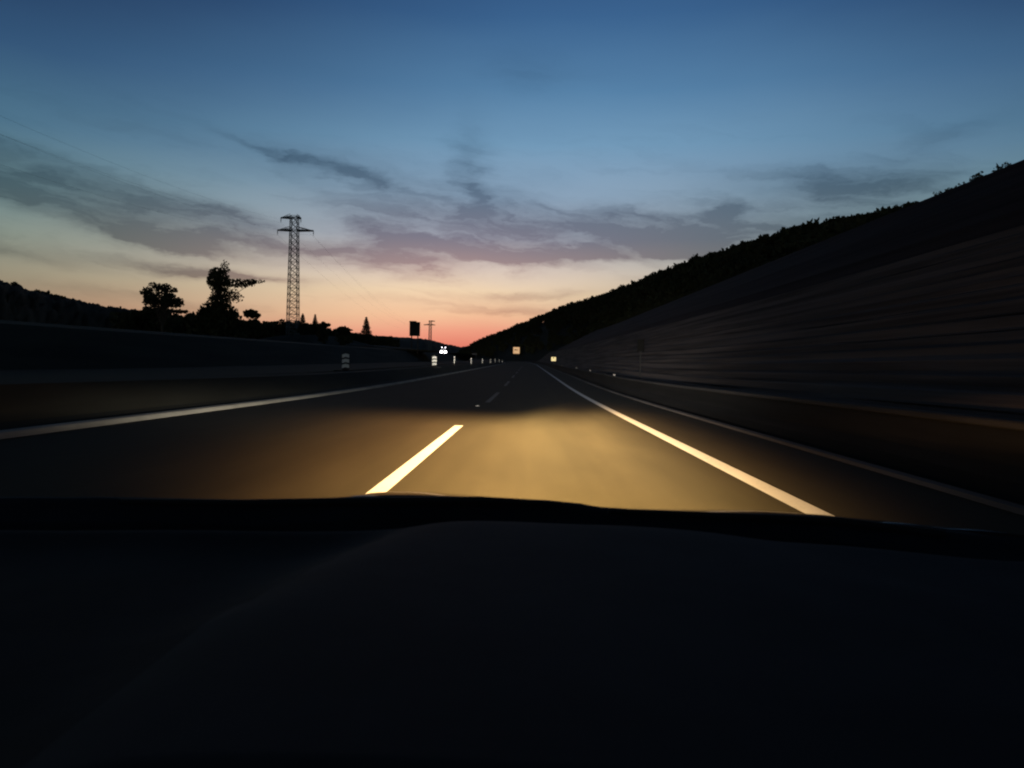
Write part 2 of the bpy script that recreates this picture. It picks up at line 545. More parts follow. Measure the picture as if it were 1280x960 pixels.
mb = MB(); rings = []; rr = random.Random(9)
for i in range(121):
    s = i / 120 * (len(ridge) - 1)
    rings.append([slope_pt(s, f) + Vector((0, 0, rr.uniform(-.4, .4))) for f in [k / 10 for k in range(11)] + [1.4, 2.0, 3.0]])
mb.loft(rings, False, False)
tag(mb.build('hill', M['hill'], None, True), kind='structure')


# ------------------------------------------------------------------ foliage
def leaf_cloud(blobs, n, size, rng, flat=0.6):
    """quads spread through ellipsoid blobs (centre, radii, weight); returns verts, faces arrays"""
    w = np.array([b_[2] for b_ in blobs], float); w /= w.sum()
    idx = rng.choice(len(blobs), n, p=w)
    cen = np.array([b_[0] for b_ in blobs])[idx]; rad = np.array([b_[1] for b_ in blobs])[idx]
    d = rng.normal(size=(n, 3)); d /= np.linalg.norm(d, axis=1)[:, None]
    r = rng.random(n) ** 0.45
    p = cen + d * rad * r[:, None]
    a = rng.normal(size=(n, 3)); a /= np.linalg.norm(a, axis=1)[:, None]
    b2 = np.cross(a, rng.normal(size=(n, 3))); b2 /= np.linalg.norm(b2, axis=1)[:, None]
    s = size * (0.5 + rng.random(n))[:, None]
    a, b2 = a * s, b2 * s * flat
    v = np.stack([p - a, p - b2, p + a, p + b2], 1).reshape(-1, 3)
    return v


def mesh_quads(name, v, m, parent=None):
    nq = len(v) // 4
    me = bpy.data.meshes.new(name)
    me.vertices.add(len(v)); me.vertices.foreach_set('co', v.astype(np.float32).ravel())
    me.loops.add(len(v)); me.loops.foreach_set('vertex_index', np.arange(len(v), dtype=np.int32))
    me.polygons.add(nq)
    me.polygons.foreach_set('loop_start', np.arange(0, len(v), 4, dtype=np.int32))
    me.update(calc_edges=True); me.materials.append(m)
    o = bpy.data.objects.new(name, me); col.objects.link(o); o.parent = parent
    return o


rng = np.random.default_rng(4)


def wood_tree(h, w, conifer, n, size):
    if conifer:
        blobs = [((0, 0, h * f), (w * .5 * (1.05 - f), w * .5 * (1.05 - f), h * .07), 1.2 - f) for f in (.2, .3, .4, .5, .6, .7, .8, .9, .97)]
    else:
        blobs = [((0, 0, h * .55), (w * .42, w * .42, h * .40), 2)]
        for k in range(6):
            a = rng.random() * 6.28; e = rng.random()
            blobs.append(((math.cos(a) * w * .28, math.sin(a) * w * .28, h * (.4 + .48 * e)), (w * .22, w * .22, h * .15), .6))
    return leaf_cloud(blobs, n, size, rng)


def forest(name, places, m, label, cat, n=150, lo=5.5, hi=10.0, con=0.2, size=0.9):
    protos = [(c, wood_tree(1.0 * 8, 6.0 if not c else 4.2, c, n, size)) for c in [False] * 6 + [True] * 2]
    chunks = []
    for p, scl in places:
        c = rng.random() < con
        k = rng.integers(6, 8) if c else rng.integers(0, 6)
        v = protos[k][1].copy()
        a = rng.random() * 6.28; h = (lo + (hi - lo) * rng.random()) / 8 * scl
        Rm = np.array([[math.cos(a), -math.sin(a), 0], [math.sin(a), math.cos(a), 0], [0, 0, 1]])
        v = (v @ Rm.T) * np.array([h * (0.8 + .4 * rng.random()), h * (0.8 + .4 * rng.random()), h]) + np.array(p)
        chunks.append(v)
    o = mesh_quads(name, np.concatenate(chunks), m)
    tag(o, label, cat, kind='stuff')
    return o


pl = []
rr = random.Random(21)
for i in range(1500):
    s = rr.random() ** 0.85 * (len(ridge) - 1.6)
    f = 1 - rr.random() ** 1.7 * 0.95 if rr.random() < .8 else 1 + rr.random() * .4
    p = slope_pt(s, f)
    if p.y < 95: continue
    pl.append(((p.x, p.y, p.z - 0.5), 1.0 if p.y > 260 else (.8 if p.y > 165 else 0.6)))
for i in range(330):               # the skyline row
    s = i / 330 * (len(ridge) - 2.2)
    p = slope_pt(s, 1.0 + rr.uniform(-.03, .05))
    pl.append(((p.x, p.y, p.z - 0.6), (0.9 + 0.35 * rr.random() ** 4) if p.y > 260 else (.85 + .3 * rr.random() ** 2 if p.y > 165 else 0.68 + .35 * rr.random() ** 3)))
forest('wood', pl, M['leaf'], 'dark dense wood covering the hillside that climbs to the right', 'wood', n=290, lo=6.5, hi=8.3, con=0.0, size=0.62)

pl = []
for i in range(420):
    p = hill_left[rr.randrange(len(hill_left))].lerp(hill_left[rr.randrange(len(hill_left))], 0.0)
    q = hill_left[min(len(hill_left) - 2, int(rr.random() * (len(hill_left) - 1)))]
    n_ = hill_left[hill_left.index(q) + 1] if q in hill_left else q
    q = q.lerp(n_, rr.random())
    pl.append(((q.x + rr.uniform(-12, 12), q.y + rr.uniform(-12, 12), q.z - 5.0), .9))
forest('wood', pl, M['leaf'], 'low dark wood along the crest of the hill at the far left', 'wood', n=60, lo=4.5, hi=6.5, size=1.4)


def gz(x, y):
    """height of the ground sheet"""
    p = ground_prof(y); u = x - c_of(y)
    for (a, b_), (c, d) in zip(p, p[1:]):
        if a <= u <= c:
            return r_of(y) + b_ + (d - b_) * (u - a) / max(c - a, 1e-6)
    return r_of(y)


# low scrub along the crest of the near cutting
pl = []
rc = random.Random(77)
for i in range(1100):
    y = 18 + 270 * rc.random() ** 1.4
    x = c_of(y) + rc.uniform(27.0, 30.0)
    pl.append(((x, y, gz(x, y) - .18), (0.026 + 0.03 * rc.random() ** 3) * (1 + y / 70)))
forest('scrub', pl, M['leaf'], 'low scrub along the crest of the near bank on the right', 'scrub', n=36, lo=8, hi=8, con=0.0, size=1.0)
# hedgerow line above the left bank
pl = []
prof = [(150, 390), (180, 390), (215, 391), (240, 389), (300, 399), (330, 401), (365, 401), (400, 404), (420, 413), (445, 416), (475, 419), (500, 423), (530, 425)]
hs = []
for i in range(330):
    px = 150 + 350 * rr.random() ** 0.9
    for (a, b_), (c, d) in zip(prof, prof[1:]):
        if a <= px <= c: py = b_ + (d - b_) * (px - a) / (c - a)
    Yd = 125 + (px - 150) * 0.25 + rr.uniform(-5, 14)
    top = at(px, py, Yd)
    g = gz(top.x, Yd)
    h = (top.z - g) * rr.uniform(0.84, 1.03)
    if rr.random() < .35: h *= rr.uniform(.5, .85)
    hs.append(((top.x, Yd, g), h / 8.0))
forest('hedgerow', hs, M['leaf'], 'dark unbroken hedgerow behind the left bank, below the pylon', 'hedge', n=170, lo=8, hi=8, con=0.0, size=0.62)


def limbs(mb, base, top, r0, targets, rs):
    """tapered trunk with limbs reaching the targets"""
    base, top = Vector(base), Vector(top)
    pts = [base.lerp(top, k / 6) + Vector((rs.uniform(-.12, .12), rs.uniform(-.12, .12), 0)) * (k > 0) for k in range(7)]
    mb.tube(pts, [r0 * (1 - .85 * k / 6) for k in range(7)], 8)
    for tg in targets:
        tg = Vector(tg); a = pts[rs.randrange(2, 6)]
        md = a.lerp(tg, .5) + Vector((rs.uniform(-.2, .2), rs.uniform(-.2, .2), rs.uniform(0, .3)))
        mb.tube([a, md, tg], [r0 * .36, r0 * .2, r0 * .06], 5)


def broad_tree(name, loc, label, cat, H, crown, leafs, size, trunk_r, group=None, seed=1, lean=(0, 0)):
    """crown: blobs as (centre, radii, weight) from the tree's base"""
    rs = random.Random(seed)
    o = empty(name, loc, label, cat, group)
    mb = MB()
    limbs(mb, (0, 0, -0.2), (lean[0], lean[1], H * .8), trunk_r, [b_[0] for b_ in crown], rs)
    mb.build('trunk', M['bark'], o)
    mesh_quads('crown', leaf_cloud(crown, leafs, size, rng), M['leaf'], o)
    return o


def clumps(cx, cy, cz, rx, ry, rz, n, rs, k=0.34):
    out = [((cx, cy, cz), (rx * .55, ry * .55, rz * .55), 1.0)]
    for i in range(n):
        a = rs.random() * 6.283; e = math.asin(rs.uniform(-.75, 1))
        rr_ = rs.uniform(.55, .85)
        out.append(((cx + math.cos(a) * math.cos(e) * rx * rr_, cy + math.sin(a) * math.cos(e) * ry * rr_, cz + math.sin(e) * rz * rr_),
                    (rx * k * rs.uniform(.6, 1), ry * k * rs.uniform(.6, 1), rz * k * rs.uniform(.6, 1)), .45))
    return out


# the round tree at the left: crown 54 x 38 px at about 112 m
rs = random.Random(3)
Yt = 112
top, ctr = at(203, 352, Yt), at(204, 370, Yt)
g = gz(ctr.x, Yt); k = Yt / FPX
broad_tree('round_tree', (ctr.x, Yt, g), 'small round-crowned tree standing alone at the left against the sky', 'tree', ctr.z - g + 1.5,
           clumps(0, 0, ctr.z - g - .1, 27 * k, 24 * k, 19 * k, 34, rs, .30) + [((dx_ * k, 0, ctr.z - g - 9 * k), (9 * k, 9 * k, 6 * k), .6) for dx_ in (-17, -6, 6, 18)], 3600, 0.19, 0.26, seed=4)
# big bush and the ragged tall tree rising out of it
Yt = 118
ctr = at(270, 388, Yt); g = gz(ctr.x, Yt); k = Yt / FPX
bush = clumps(0, 0, ctr.z - g - 1.7, 34 * k, 26 * k, 20 * k, 26, rs, .24) + [((0, 0, (ctr.z - g) * .30), (5.2, 4.0, 2.6), 2.5), ((.2, 0, (ctr.z - g) * .62), (4.2, 3.4, 2.1), 2.2), ((.3, 0, (ctr.z - g) * .92), (3.2, 2.6, 1.8), 1.8), ((.3, 0, (ctr.z - g) + 1.1), (2.0, 1.8, 1.2), .9)]
broad_tree('large_bush', (ctr.x, Yt, g), 'broad dark bush below the ragged tree left of the pylon', 'bush', 3.5, bush, 9000, 0.26, 0.3, seed=5)
Yt = 124
ctr = at(273, 352, Yt); g = gz(ctr.x, Yt); k = Yt / FPX; hz = ctr.z - g
crown = [((0, 0, hz), (15 * k, 12 * k, 13 * k), 3.6), ((-3 * k, 0, hz + 10 * k), (9 * k, 9 * k, 8 * k), 1.2), ((8 * k, 0, hz + 14 * k), (6 * k, 6 * k, 14 * k), .45),
         ((25 * k, 0, hz - 2 * k), (22 * k, 10 * k, 5.5 * k), 1.3), ((46 * k, 0, hz + 1 * k), (14 * k, 7 * k, 3.2 * k), .35), ((14 * k, 0, hz - 14 * k), (14 * k, 10 * k, 6 * k), .5),
         ((2 * k, 0, hz - 18 * k), (12 * k, 10 * k, 12 * k), 1.6), ((22 * k, 0, hz - 20 * k), (10 * k, 8 * k, 6 * k), .22)]
broad_tree('ragged_tree', (ctr.x, Yt, g), 'tall ragged tree with a tuft blown out to the right, above the big bush', 'tree', hz, crown, 4300, 0.18, 0.3, seed=6)
# small bushes on the hedge line
for px, py, w, h, lb in ((316, 393, 12, 6, 'small low bush just right of the large bush'), (205, 389, 34, 7, 'low bush at the foot of the round tree'),
                         (404, 408, 9, 5, 'small bush on the hedge right of the two conifers'), (430, 414, 14, 5, 'low rounded bush midway between pylon and lone conifer')):
    Yt = 128; c_ = at(px, py, Yt); g = gz(c_.x, Yt); k = Yt / FPX
    bl_ = clumps(0, 0, c_.z - g, w * k, w * k, h * k, 9, rs, .4) + [((0, 0, (c_.z - g) * .55), (w * k * .8, w * k * .8, (c_.z - g) * .5), 2)]
    broad_tree('bush', (c_.x, Yt, g), lb, 'bush', c_.z - g, bl_, 1500, 0.24, 0.1, 'bushes along the left hedge', seed=int(px))


def conifer(loc, H, W, label, seed):
    r = np.random.default_rng(seed)
    o = empty('conifer', loc, label, 'conifer', 'conifers on the left skyline')
    mb = MB(); mb.tube([(0, 0, -.2), (0, 0, H * .5), (0, 0, H)], [W * .05, W * .03, .01], 7); mb.build('trunk', M['bark'], o)
    blobs = []
    tiers = 15
    for i in range(tiers):
        f = .18 + .82 * i / tiers
        rad = W / 2 * (1.02 - f) ** .85
        nb = 7
        for j in range(nb):
            a = 6.283 * j / nb + i * .7 + r.random() * .4; q = rad * r.uniform(.75, 1.1)
            blobs.append(((math.cos(a) * q * .62, math.sin(a) * q * .62, H * f - q * .16), (max(q * .42, .06), max(q * .42, .06), H * .022), max(q, .15)))
    mesh_quads('crown', leaf_cloud(blobs, 9000, W * .03, r, .55), M['needle'], o)


for px, ytop, ybot, W, Yt, lb, sd in ((458, 395, 422, 17, 175, 'lone conifer standing clear between the pylon and the billboard', 31),
                                      (378.5, 391, 412, 14, 160, 'left one of the two small conifers right of the pylon', 32),
                                      (394, 392, 412, 12, 165, 'right one of the two small conifers right of the pylon', 33)):
    top = at(px, ytop, Yt); g = gz(top.x, Yt)
    vis = (ybot - ytop) / FPX * Yt
    conifer((top.x, Yt, top.z - vis * 1.35), vis * 1.35, W / FPX * Yt * 1.35, lb, sd)
    if top.z - vis * 1.35 > g:       # it stands on a low mound of the field
        mo = MB(); rings = []
        hz_ = top.z - vis * 1.35 - g
        for q, zz in ((1, 0), (.75, .25), (.5, .6), (.25, .9), (.05, 1.0)):
            rings.append([(top.x + math.cos(6.283 * k / 24) * 18 * q, Yt + math.sin(6.283 * k / 24) * 16 * q, g - .3 + (hz_ + .35) * zz) for k in range(24)])
        mo.loft(rings, True); tag(mo.build('mound', M['grass'], None, True), kind='structure')


# ------------------------------------------------------------------ pylons and cables
def pylon(loc, H, wb, wt_, arms, thick, label, rz=0.0, bays=16):
    o = empty('pylon', loc, label, 'pylon', 'pylons of the power line', rz)
    hw = lambda z: (wb + (wt_ - wb) * (z / H)) / 2
    mb = MB(); C4 = ((1, 1), (-1, 1), (-1, -1), (1, -1))
    for sx, sy in C4: mb.tube([(sx * hw(0), sy * hw(0), 0), (sx * hw(H), sy * hw(H), H)], thick, 4)
    for i in range(bays):
        z0, z1 = H * i / bays, H * (i + 1) / bays
        for q in range(4):
            a, b_ = C4[q], C4[(q + 1) % 4]
            p = lambda c, z: (c[0] * hw(z), c[1] * hw(z), z)
            mb.tube([p(a, z0), p(b_, z1)], thick * .62, 4); mb.tube([p(b_, z0), p(a, z1)], thick * .62, 4)
            mb.tube([p(a, z1), p(b_, z1)], thick * .6, 4)
    mb.build('lattice_mast', M['pylon'], o)
    tips = []
    for z, l, r in arms:
        mb = MB()
        w = hw(z)
        for sy in (-1, 1):
            mb.tube([(-l, 0, z), (-w, sy * w, z)], thick * 2.2, 4); mb.tube([(r, 0, z), (w, sy * w, z)], thick * 2.2, 4)
            mb.tube([(-l, 0, z), (-w, sy * w, z + .75)], thick * .8, 4); mb.tube([(r, 0, z), (w, sy * w, z + .75)], thick * .8, 4)
            mb.tube([(-w, sy * w, z), (w, sy * w, z)], thick, 4)
            for f in (.3, .6):
                for e, L in ((-1, l), (1, r)):
                    xx = e * (w + (L - w) * f)
                    mb.tube([(xx, sy * w * (1 - f), z), (xx, sy * w * (1 - f), z + .75 * (1 - f))], thick * .5, 4)
        mb.build('crossarm', M['pylon'], o)
        for xx in (-l, r):
            ib = MB(); ib.tube([(xx, 0, z - .05), (xx, 0, z - .3), (xx, 0, z - .35), (xx, 0, z - .7), (xx, 0, z - .75), (xx, 0, z - 1.1)], [.03, .12, .05, .12, .05, .03], 8)
            ib.build('insulator', M['black'], o)
            tips.append(Vector((xx, 0, z - 1.1)))
    rot = Matrix.Rotation(rz, 3, 'Z')
    return [rot @ t_ + Vector(loc) for t_ in tips]


YA = 170; pa = at(364.5, 400, YA); pt = at(367, 270, YA); gA = gz(pa.x, YA)
kA = YA / FPX; HA = pt.z - gA
tipsA = pylon((pa.x + .3, YA, gA), HA, 13.5 * kA, 8.6 * kA, [(HA - 18 * kA, 21 * kA, 24 * kA), (HA - 2.5 * kA, 17 * kA, 8 * kA)], .08, 'tall lattice pylon with two crossarms rising above the hedgerow at left', 0.02, 20)
YB = 760; pt = at(538, 401, YB); kB = YB / FPX; gB = gz(pt.x, YB); HB = pt.z - gB
tipsB = pylon((pt.x, YB, gB), HB, 3.6 * kB, 2.8 * kB, [(HB - 5 * kB, 8 * kB, 6 * kB), (HB - .4 * kB, 1.8 * kB, 5.5 * kB)], .17, 'small distant pylon on the skyline just right of the billboard', 0, 10)
pc = Vector((-38, -120, gA)); tipsC = pylon(tuple(pc), HA, 17.5 * kA, 12.5 * kA, [(HA - 18 * kA, 21 * kA, 25 * kA), (HA - 2.5 * kA, 17 * kA, 11 * kA)], .085, 'lattice pylon beside the road, behind the viewer', 0.02, 12) if False else [Vector((t_.x + 9, -120, t_.z)) for t_ in tipsA]
cab = empty('power_line', (tipsA[0].x, YA, tipsA[0].z), 'thin sagging power cables running past the tall pylon to the distant one', 'power line')
for A_, B_, sag, rad in [(tipsA[i], tipsC[i], 10.5, .007) for i in range(4)] + [(tipsA[i], tipsB[i], 11.0, .009) for i in range(4)]:
    mb = MB(); n = 24
    mb.tube([A_.lerp(B_, k / n) - Vector((0, 0, sag * 4 * (k / n) * (1 - k / n))) - cab.location for k in range(n + 1)], rad, 5)
    mb.build('cable', M['black'], cab)

# ------------------------------------------------------------------ billboard seen from behind
YS = 168; c_ = at(518.5, 411.5, YS); k = YS / FPX; g = gz(c_.x, YS)
bb = empty('billboard', (c_.x, YS, g), 'dark rectangular billboard on posts against the sunset, seen from behind', 'billboard')
mb = MB(); H0 = c_.z - g
mb.box((-6.6 * k, -.08, H0 - 8.6 * k), (6.6 * k, .08, H0 + 9 * k), .03)
mb.build('panel', M['signback'], bb)
for s in (-1, 1):
    mb = MB(); mb.box((s * 3.9 * k - .11, .1, 0), (s * 3.9 * k + .11, .3, H0 + 8 * k)); mb.build('post', M['signback'], bb)
mb = MB()
for f in (-.6, 0, .6): mb.box((-6.4 * k, .09, H0 + f * 8 * k - .08), (6.4 * k, .2, H0 + f * 8 * k + .05))
mb.build('cross_rail', M['signback'], bb)
mb = MB(); mb.box((-6.9 * k, -.14, H0 + 8.6 * k), (2.0 * k, .14, H0 + 10.2 * k), .04); mb.build('top_lamp_box', M['signback'], bb)

# ------------------------------------------------------------------ beacons along the median
bz = [(432, 46), (543, 74), (568, 95), (589, 120), (603, 148), (613, 176), (619, 204), (624, 232), (628, 260)]
ordn = ['broad striped beacon nearest the viewer, dim on the left bank', 'striped median beacon first left of the oncoming headlights', 'striped median beacon just right of the oncoming headlights',
        'third lit beacon of the receding row along the median', 'fourth lit beacon of the receding row along the median', 'fifth lit beacon of the receding row, already small',
        'sixth lit beacon of the receding row, small and faint', 'last but one of the receding beacons, a faint tick', 'farthest beacon of the receding row beside the bend']


def beacon_parts(root):
    w = .21
    mb = MB(); mb.box((-w / 2 - .2, -.2, -.03), (w / 2 + .2, .2, .09), .03); mb.build('foot', M['rubber'], root)
    mb = MB(); mb.box((-w / 2, 0, .12), (w / 2, .05, 1.12), .02); mb.build('board', M['signback'], root)
    for i in range(3):          # three white chevron bands on the board
        z0 = .20 + i * .31
        mb = MB()
        mb.loft([[(-w / 2 + .01, -.008, z0), (0, -.008, z0 + .07), (w / 2 - .01, -.008, z0 + .02), (w / 2 - .01, -.008, z0 + .23), (0, -.008, z0 + .27), (-w / 2 + .01, -.008, z0 + .21)],
                 [(-w / 2 + .01, -.002, z0), (0, -.002, z0 + .07), (w / 2 - .01, -.002, z0 + .02), (w / 2 - .01, -.002, z0 + .23), (0, -.002, z0 + .27), (-w / 2 + .01, -.002, z0 + .21)]], True)
        mb.build('white_band', M['white'], root)
    mb = MB(); mb.box((-w / 2 + .03, .051, .09), (w / 2 - .03, .08, .3)); mb.build('bracket', M['rubber'], root)


def dup(o, parent=None):
    c = o.copy(); col.objects.link(c); c.parent = parent
    for ch in [q for q in bpy.data.objects if q.parent == o]: dup(ch, c)
    return c


proto = None
for (px, Yb), lb in zip(bz, ordn):
    p = at(px, 450, Yb)
    if proto is None:
        o = proto = empty('beacon', (0, 0, 0), lb, 'beacon', 'striped beacons along the median'); beacon_parts(o)
    else:
        o = dup(proto); o['label'] = lb
    o.location = (p.x, Yb, gz(p.x, Yb) + .03)
    o.rotation_euler = (0, 0, 0)
    if Yb > 90: o.scale = (.72, 1, 1)
    if Yb < 50:
        o.scale = (2.2, 1.2, 1.0)
        o.rotation_euler = (0, 0, R(8))


# ------------------------------------------------------------------ signs
M['sign_warm'] = emit('headlit_glow_sign', (1.0, .56, .24), 0.6)  # emission stands in for headlight returned by the sign sheeting
M['sign_yellow'] = emit('headlit_glow_marker', (1.0, .76, .30), 0.85)  # same headlight return given as glow, yellower


def road_sign(px, py, Ys, w, h, m, label, mark):
    c_ = at(px, py, Ys); g = gz(c_.x, Ys); Hc = c_.z - g
    o = empty('road_sign', (c_.x, Ys, g), label, 'road sign')
    for s in (-1, 1):
        mb = MB(); mb.tube([(s * w * .32, .12, 0), (s * w * .32, .12, Hc + h * .45)], .06, 8); mb.build('post', M['steel'], o)
    mb = MB(); mb.box((-w / 2, 0, Hc - h / 2), (w / 2, .06, Hc + h / 2), .02); mb.build('backing', M['steel'], o)
    mb = MB(); mb.box((-w / 2 + .06, -.012, Hc - h / 2 + .06), (w / 2 - .06, -.002, Hc + h / 2 - .06)); mb.build('glow_face', m, o)
    mb = MB()
    if mark == 'arrow':
        mb.box((-w * .18, -.03, Hc + h * .02), (w * .22, -.016, Hc + h * .12))
        mb.loft([[(-w * .18, -.03, Hc - h * .08), (-w * .18, -.03, Hc + h * .2), (-w * .32, -.03, Hc + h * .07)], [(-w * .18, -.016, Hc - h * .08), (-w * .18, -.016, Hc + h * .2), (-w * .32, -.016, Hc + h * .07)]], True)
    else:
        mb.box((-w * .07, -.03, Hc + h * .05), (w * .07, -.016, Hc + h * .42))
    mb.build('dark_symbol', M['signback'], o)


road_sign(645.5, 438, 470, 8.2 * 470 / FPX, 8.4 * 470 / FPX, M['sign_warm'], 'square sign bright from headlights with dark mark straight ahead at the bend', 'arrow')
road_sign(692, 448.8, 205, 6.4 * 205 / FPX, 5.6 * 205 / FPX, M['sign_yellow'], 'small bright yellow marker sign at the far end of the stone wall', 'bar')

# dark little board in front of the wall
Ys = 44; c_ = at(801, 432, Ys); g = 0.05 + r_of(Ys); k = Ys / FPX
sb = empty('marker_board', (c_.x, Ys, g), 'small dark upright board on a thin post before the stone wall', 'sign')
mb = MB(); mb.box((-4.2 * k, 0, c_.z - g - 7.5 * k), (4.2 * k, .04, c_.z - g + 7.5 * k), .015); mb.build('board', M['dark_board'], sb)
mb = MB(); mb.tube([(0, .07, -.1), (0, .07, c_.z - g + 6 * k)], .025, 8); mb.build('post', M['rubber'], sb)
# pale sign back over the opposite carriageway, far off
Ys = 330; c_ = at(593, 442.5, Ys); g = gz(c_.x, Ys); k = Ys / FPX
sb = empty('road_sign', (c_.x, Ys, g), 'faint grey panel far off between the beacons and the dark hillside', 'road sign')
mb = MB(); mb.box((-3.2 * k, 0, c_.z - g - 1.0 * k), (3.2 * k, .06, c_.z - g + 1.0 * k), .02); mb.build('panel', M['steel'], sb)
for s in (-1, 1):
    mb = MB(); mb.tube([(s * 2 * k, .1, 0), (s * 2 * k, .1, c_.z - g)], .06, 6); mb.build('post', M['steel'], sb)

# reflector stud in the gap of the lane line
c_ = at(597, 507, 23.0)
rsd = empty('road_stud', (c_.x, 23.0, 0.0), 'tiny raised reflector stud in the gap of the broken lane line', 'road stud')
mb = MB(); mb.box((-.07, -.06, 0), (.07, .06, .03), .012); mb.build('stud_body', M['kerb'], rsd)
mb = MB(); mb.box((-.05, -.075, .006), (.05, -.062, .024)); mb.build('reflector', M['glass'], rsd)

# ------------------------------------------------------------------ oncoming vehicle on the climbing opposite carriageway
Yv = 290; c_ = at(554, 440.3, Yv)
gv = gz(c_.x, Yv)
emb = MB(); rings = []          # causeway that carries it over the rise
zt = c_.z - .75
for y_, k_ in ((268, 0), (281, .9), (287, 1.0), (300, 1.0), (340, 1.05), (420, 1.1)):
    zz = gv - .3 + (zt - gv + .3) * k_
    cx_ = c_.x + (y_ - Yv) * -.10
    rings.append([(cx_ - 16, y_, gv - .5), (cx_ - 4.5, y_, zz), (cx_ + 4.5, y_, zz), (cx_ + 12, y_, gv - 1.2)])
emb.loft(rings, False, False)
tag(emb.build('rise', M['grass'], None), kind='structure')
van = empty('oncoming_vehicle', (c_.x, Yv, zt), 'oncoming vehicle far ahead at left with two dazzling white headlights', 'vehicle')
mb = MB()
sec = lambda y_, w, z0, z1: [(-w, y_, z0), (w, y_, z0), (w, y_, z0 + (z1 - z0) * .6), (w * .88, y_, z1), (-w * .88, y_, z1), (-w, y_, z0 + (z1 - z0) * .6)]
mb.loft([sec(0, .92, .35, .95), sec(.15, 1.0, .3, 1.1), (sec(.9, 1.0, .3, 1.45)), sec(1.5, 1.0, .3, 2.3), sec(5.2, 1.0, .3, 2.4), sec(5.4, .95, .4, 2.2)], True)
mb.build('body', M['van'], van)
mb = MB(); mb.loft([[(-.82, .86, 1.47), (.82, .86, 1.47), (.76, 1.36, 2.1), (-.76, 1.36, 2.1)], [(-.82, .80, 1.49), (.82, .80, 1.49), (.76, 1.30, 2.12), (-.76, 1.30, 2.12)]], True); mb.build('windscreen', M['glass'], van)
for s in (-1, 1):
    mb = MB(); mb.disc((s * .76, -.02, .84), .56, (0, -1, 0), .08); hl = mb.build('headlight', M['lamp'], van)  # disc oversized, so its shape carries the lamp's glare
    mb = MB(); mb.disc((s * .66, 1.40, 2.62), .15, (0, -1, 0), .08); mb.build('added_upper_light', M['upper_glow'], van)  # small glowing discs added for the ticks of light above the headlights
    mb = MB(); mb.box((s * .66 - .03, 1.42, 2.2), (s * .66 + .03, 1.5, 2.7)); mb.build('added_upper_light_bracket', M['black'], van)
    for yy in (1.0, 4.3):
        mb = MB(); mb.disc((s * .80, yy, .34), .34, (s, 0, 0), .2); mb.build('wheel', M['rubber'], van)

# ------------------------------------------------------------------ the car the viewer sits in
CX = 0.12
own = empty('car', (CX, 1.2, 0), 'dark car the viewer sits in, bonnet and dashboard across the foreground', 'car')
OWN0 = Vector((CX, 1.2, 0))


def interp(tab, x):
    for (a, b_), (c, d) in zip(tab, tab[1:]):
        if x <= c:
            f = min(max((x - a) / (c - a), 0), 1); f = f * f * (3 - 2 * f)
            return b_ + (d - b_) * f
    return tab[-1][1]


def sheet(name, rows, m, smooth=True, thick=0.0):
    mb = MB(); mb.loft([[Vector(p) - OWN0 for p in r] for r in rows], False, False)
    o = mb.build(name, m, own, smooth)
    if thick:
        md = o.modifiers.new('thickness', 'SOLIDIFY'); md.thickness = abs(thick); md.offset = -1 if thick > 0 else 1
    return o


xs = [-0.86 + 1.72 * k / 120 for k in range(121)]
# bonnet: an arched panel; crest height against position across the car, taken at the crest depth YC
YC = 1.25


def prof_line(tab, Yd):
    """tab of photo positions -> list of (x, z) at depth Yd"""
    return [((p := at(a, b_, Yd)).x, p.z) for a, b_ in tab]


crest = prof_line([(-420, 655), (-60, 632), (135, 630), (300, 628.5), (420, 624), (462, 618), (490, 614.6), (530, 614.8), (572, 617.4), (640, 625), (760, 634.5), (850, 636.6), (930, 637.8), (990, 641.2), (1030, 645.5), (1100, 653), (1280, 676), (1500, 730)], YC)
rows = []
for k in range(25):
    y = 0.99 + 1.13 * k / 24
    row = []
    for x in xs:
        u = (x - CX) / .86
        zc = interp(crest, x); sl = (EYE - zc) / YC
        ye = y - 0.22 * u * u * max(0, (y - .99) / 1.13)
        z = zc - sl * (ye - YC) - 0.12 * (ye - YC) ** 2 - 0.5 * max(0, ye - 1.55) ** 2 - max(0, abs(u) - .86) * .5
        if ye > 1.85: z -= 2.2 * (ye - 1.85) ** 2
        row.append((x + CX * 0, ye, z))
    rows.append(row)
sheet('bonnet', rows, M['gloss'], thick=.015)
# black cowl and rubber lip in front of the windscreen
YL = 0.985
lip = prof_line([(-420, 640), (-100, 622), (60, 621), (135, 621), (230, 623), (330, 625), (400, 623.5), (455, 620), (490, 618.5), (540, 619.0), (580, 620.5), (615, 621.5), (680, 624.8), (715, 628), (755, 634), (800, 636.8), (860, 639.5), (940, 641.6), (1010, 644), (1080, 652), (1160, 661), (1290, 674), (1500, 720)], YL)
rows = []
for f, dzz in ((0.0, -.030), (0.01, -.008), (0.016, -.0015), (0.024, 0.0), (0.032, -.0015), (0.045, -.008), (0.075, -.020), (0.125, -.034)):
    rows.append([(x, YL + .024 - f - .05 * ((x - CX) / .86) ** 2 * 0, interp(lip, x) + dzz) for x in xs])
sheet('cowl', rows, M['black'], thick=-.008)
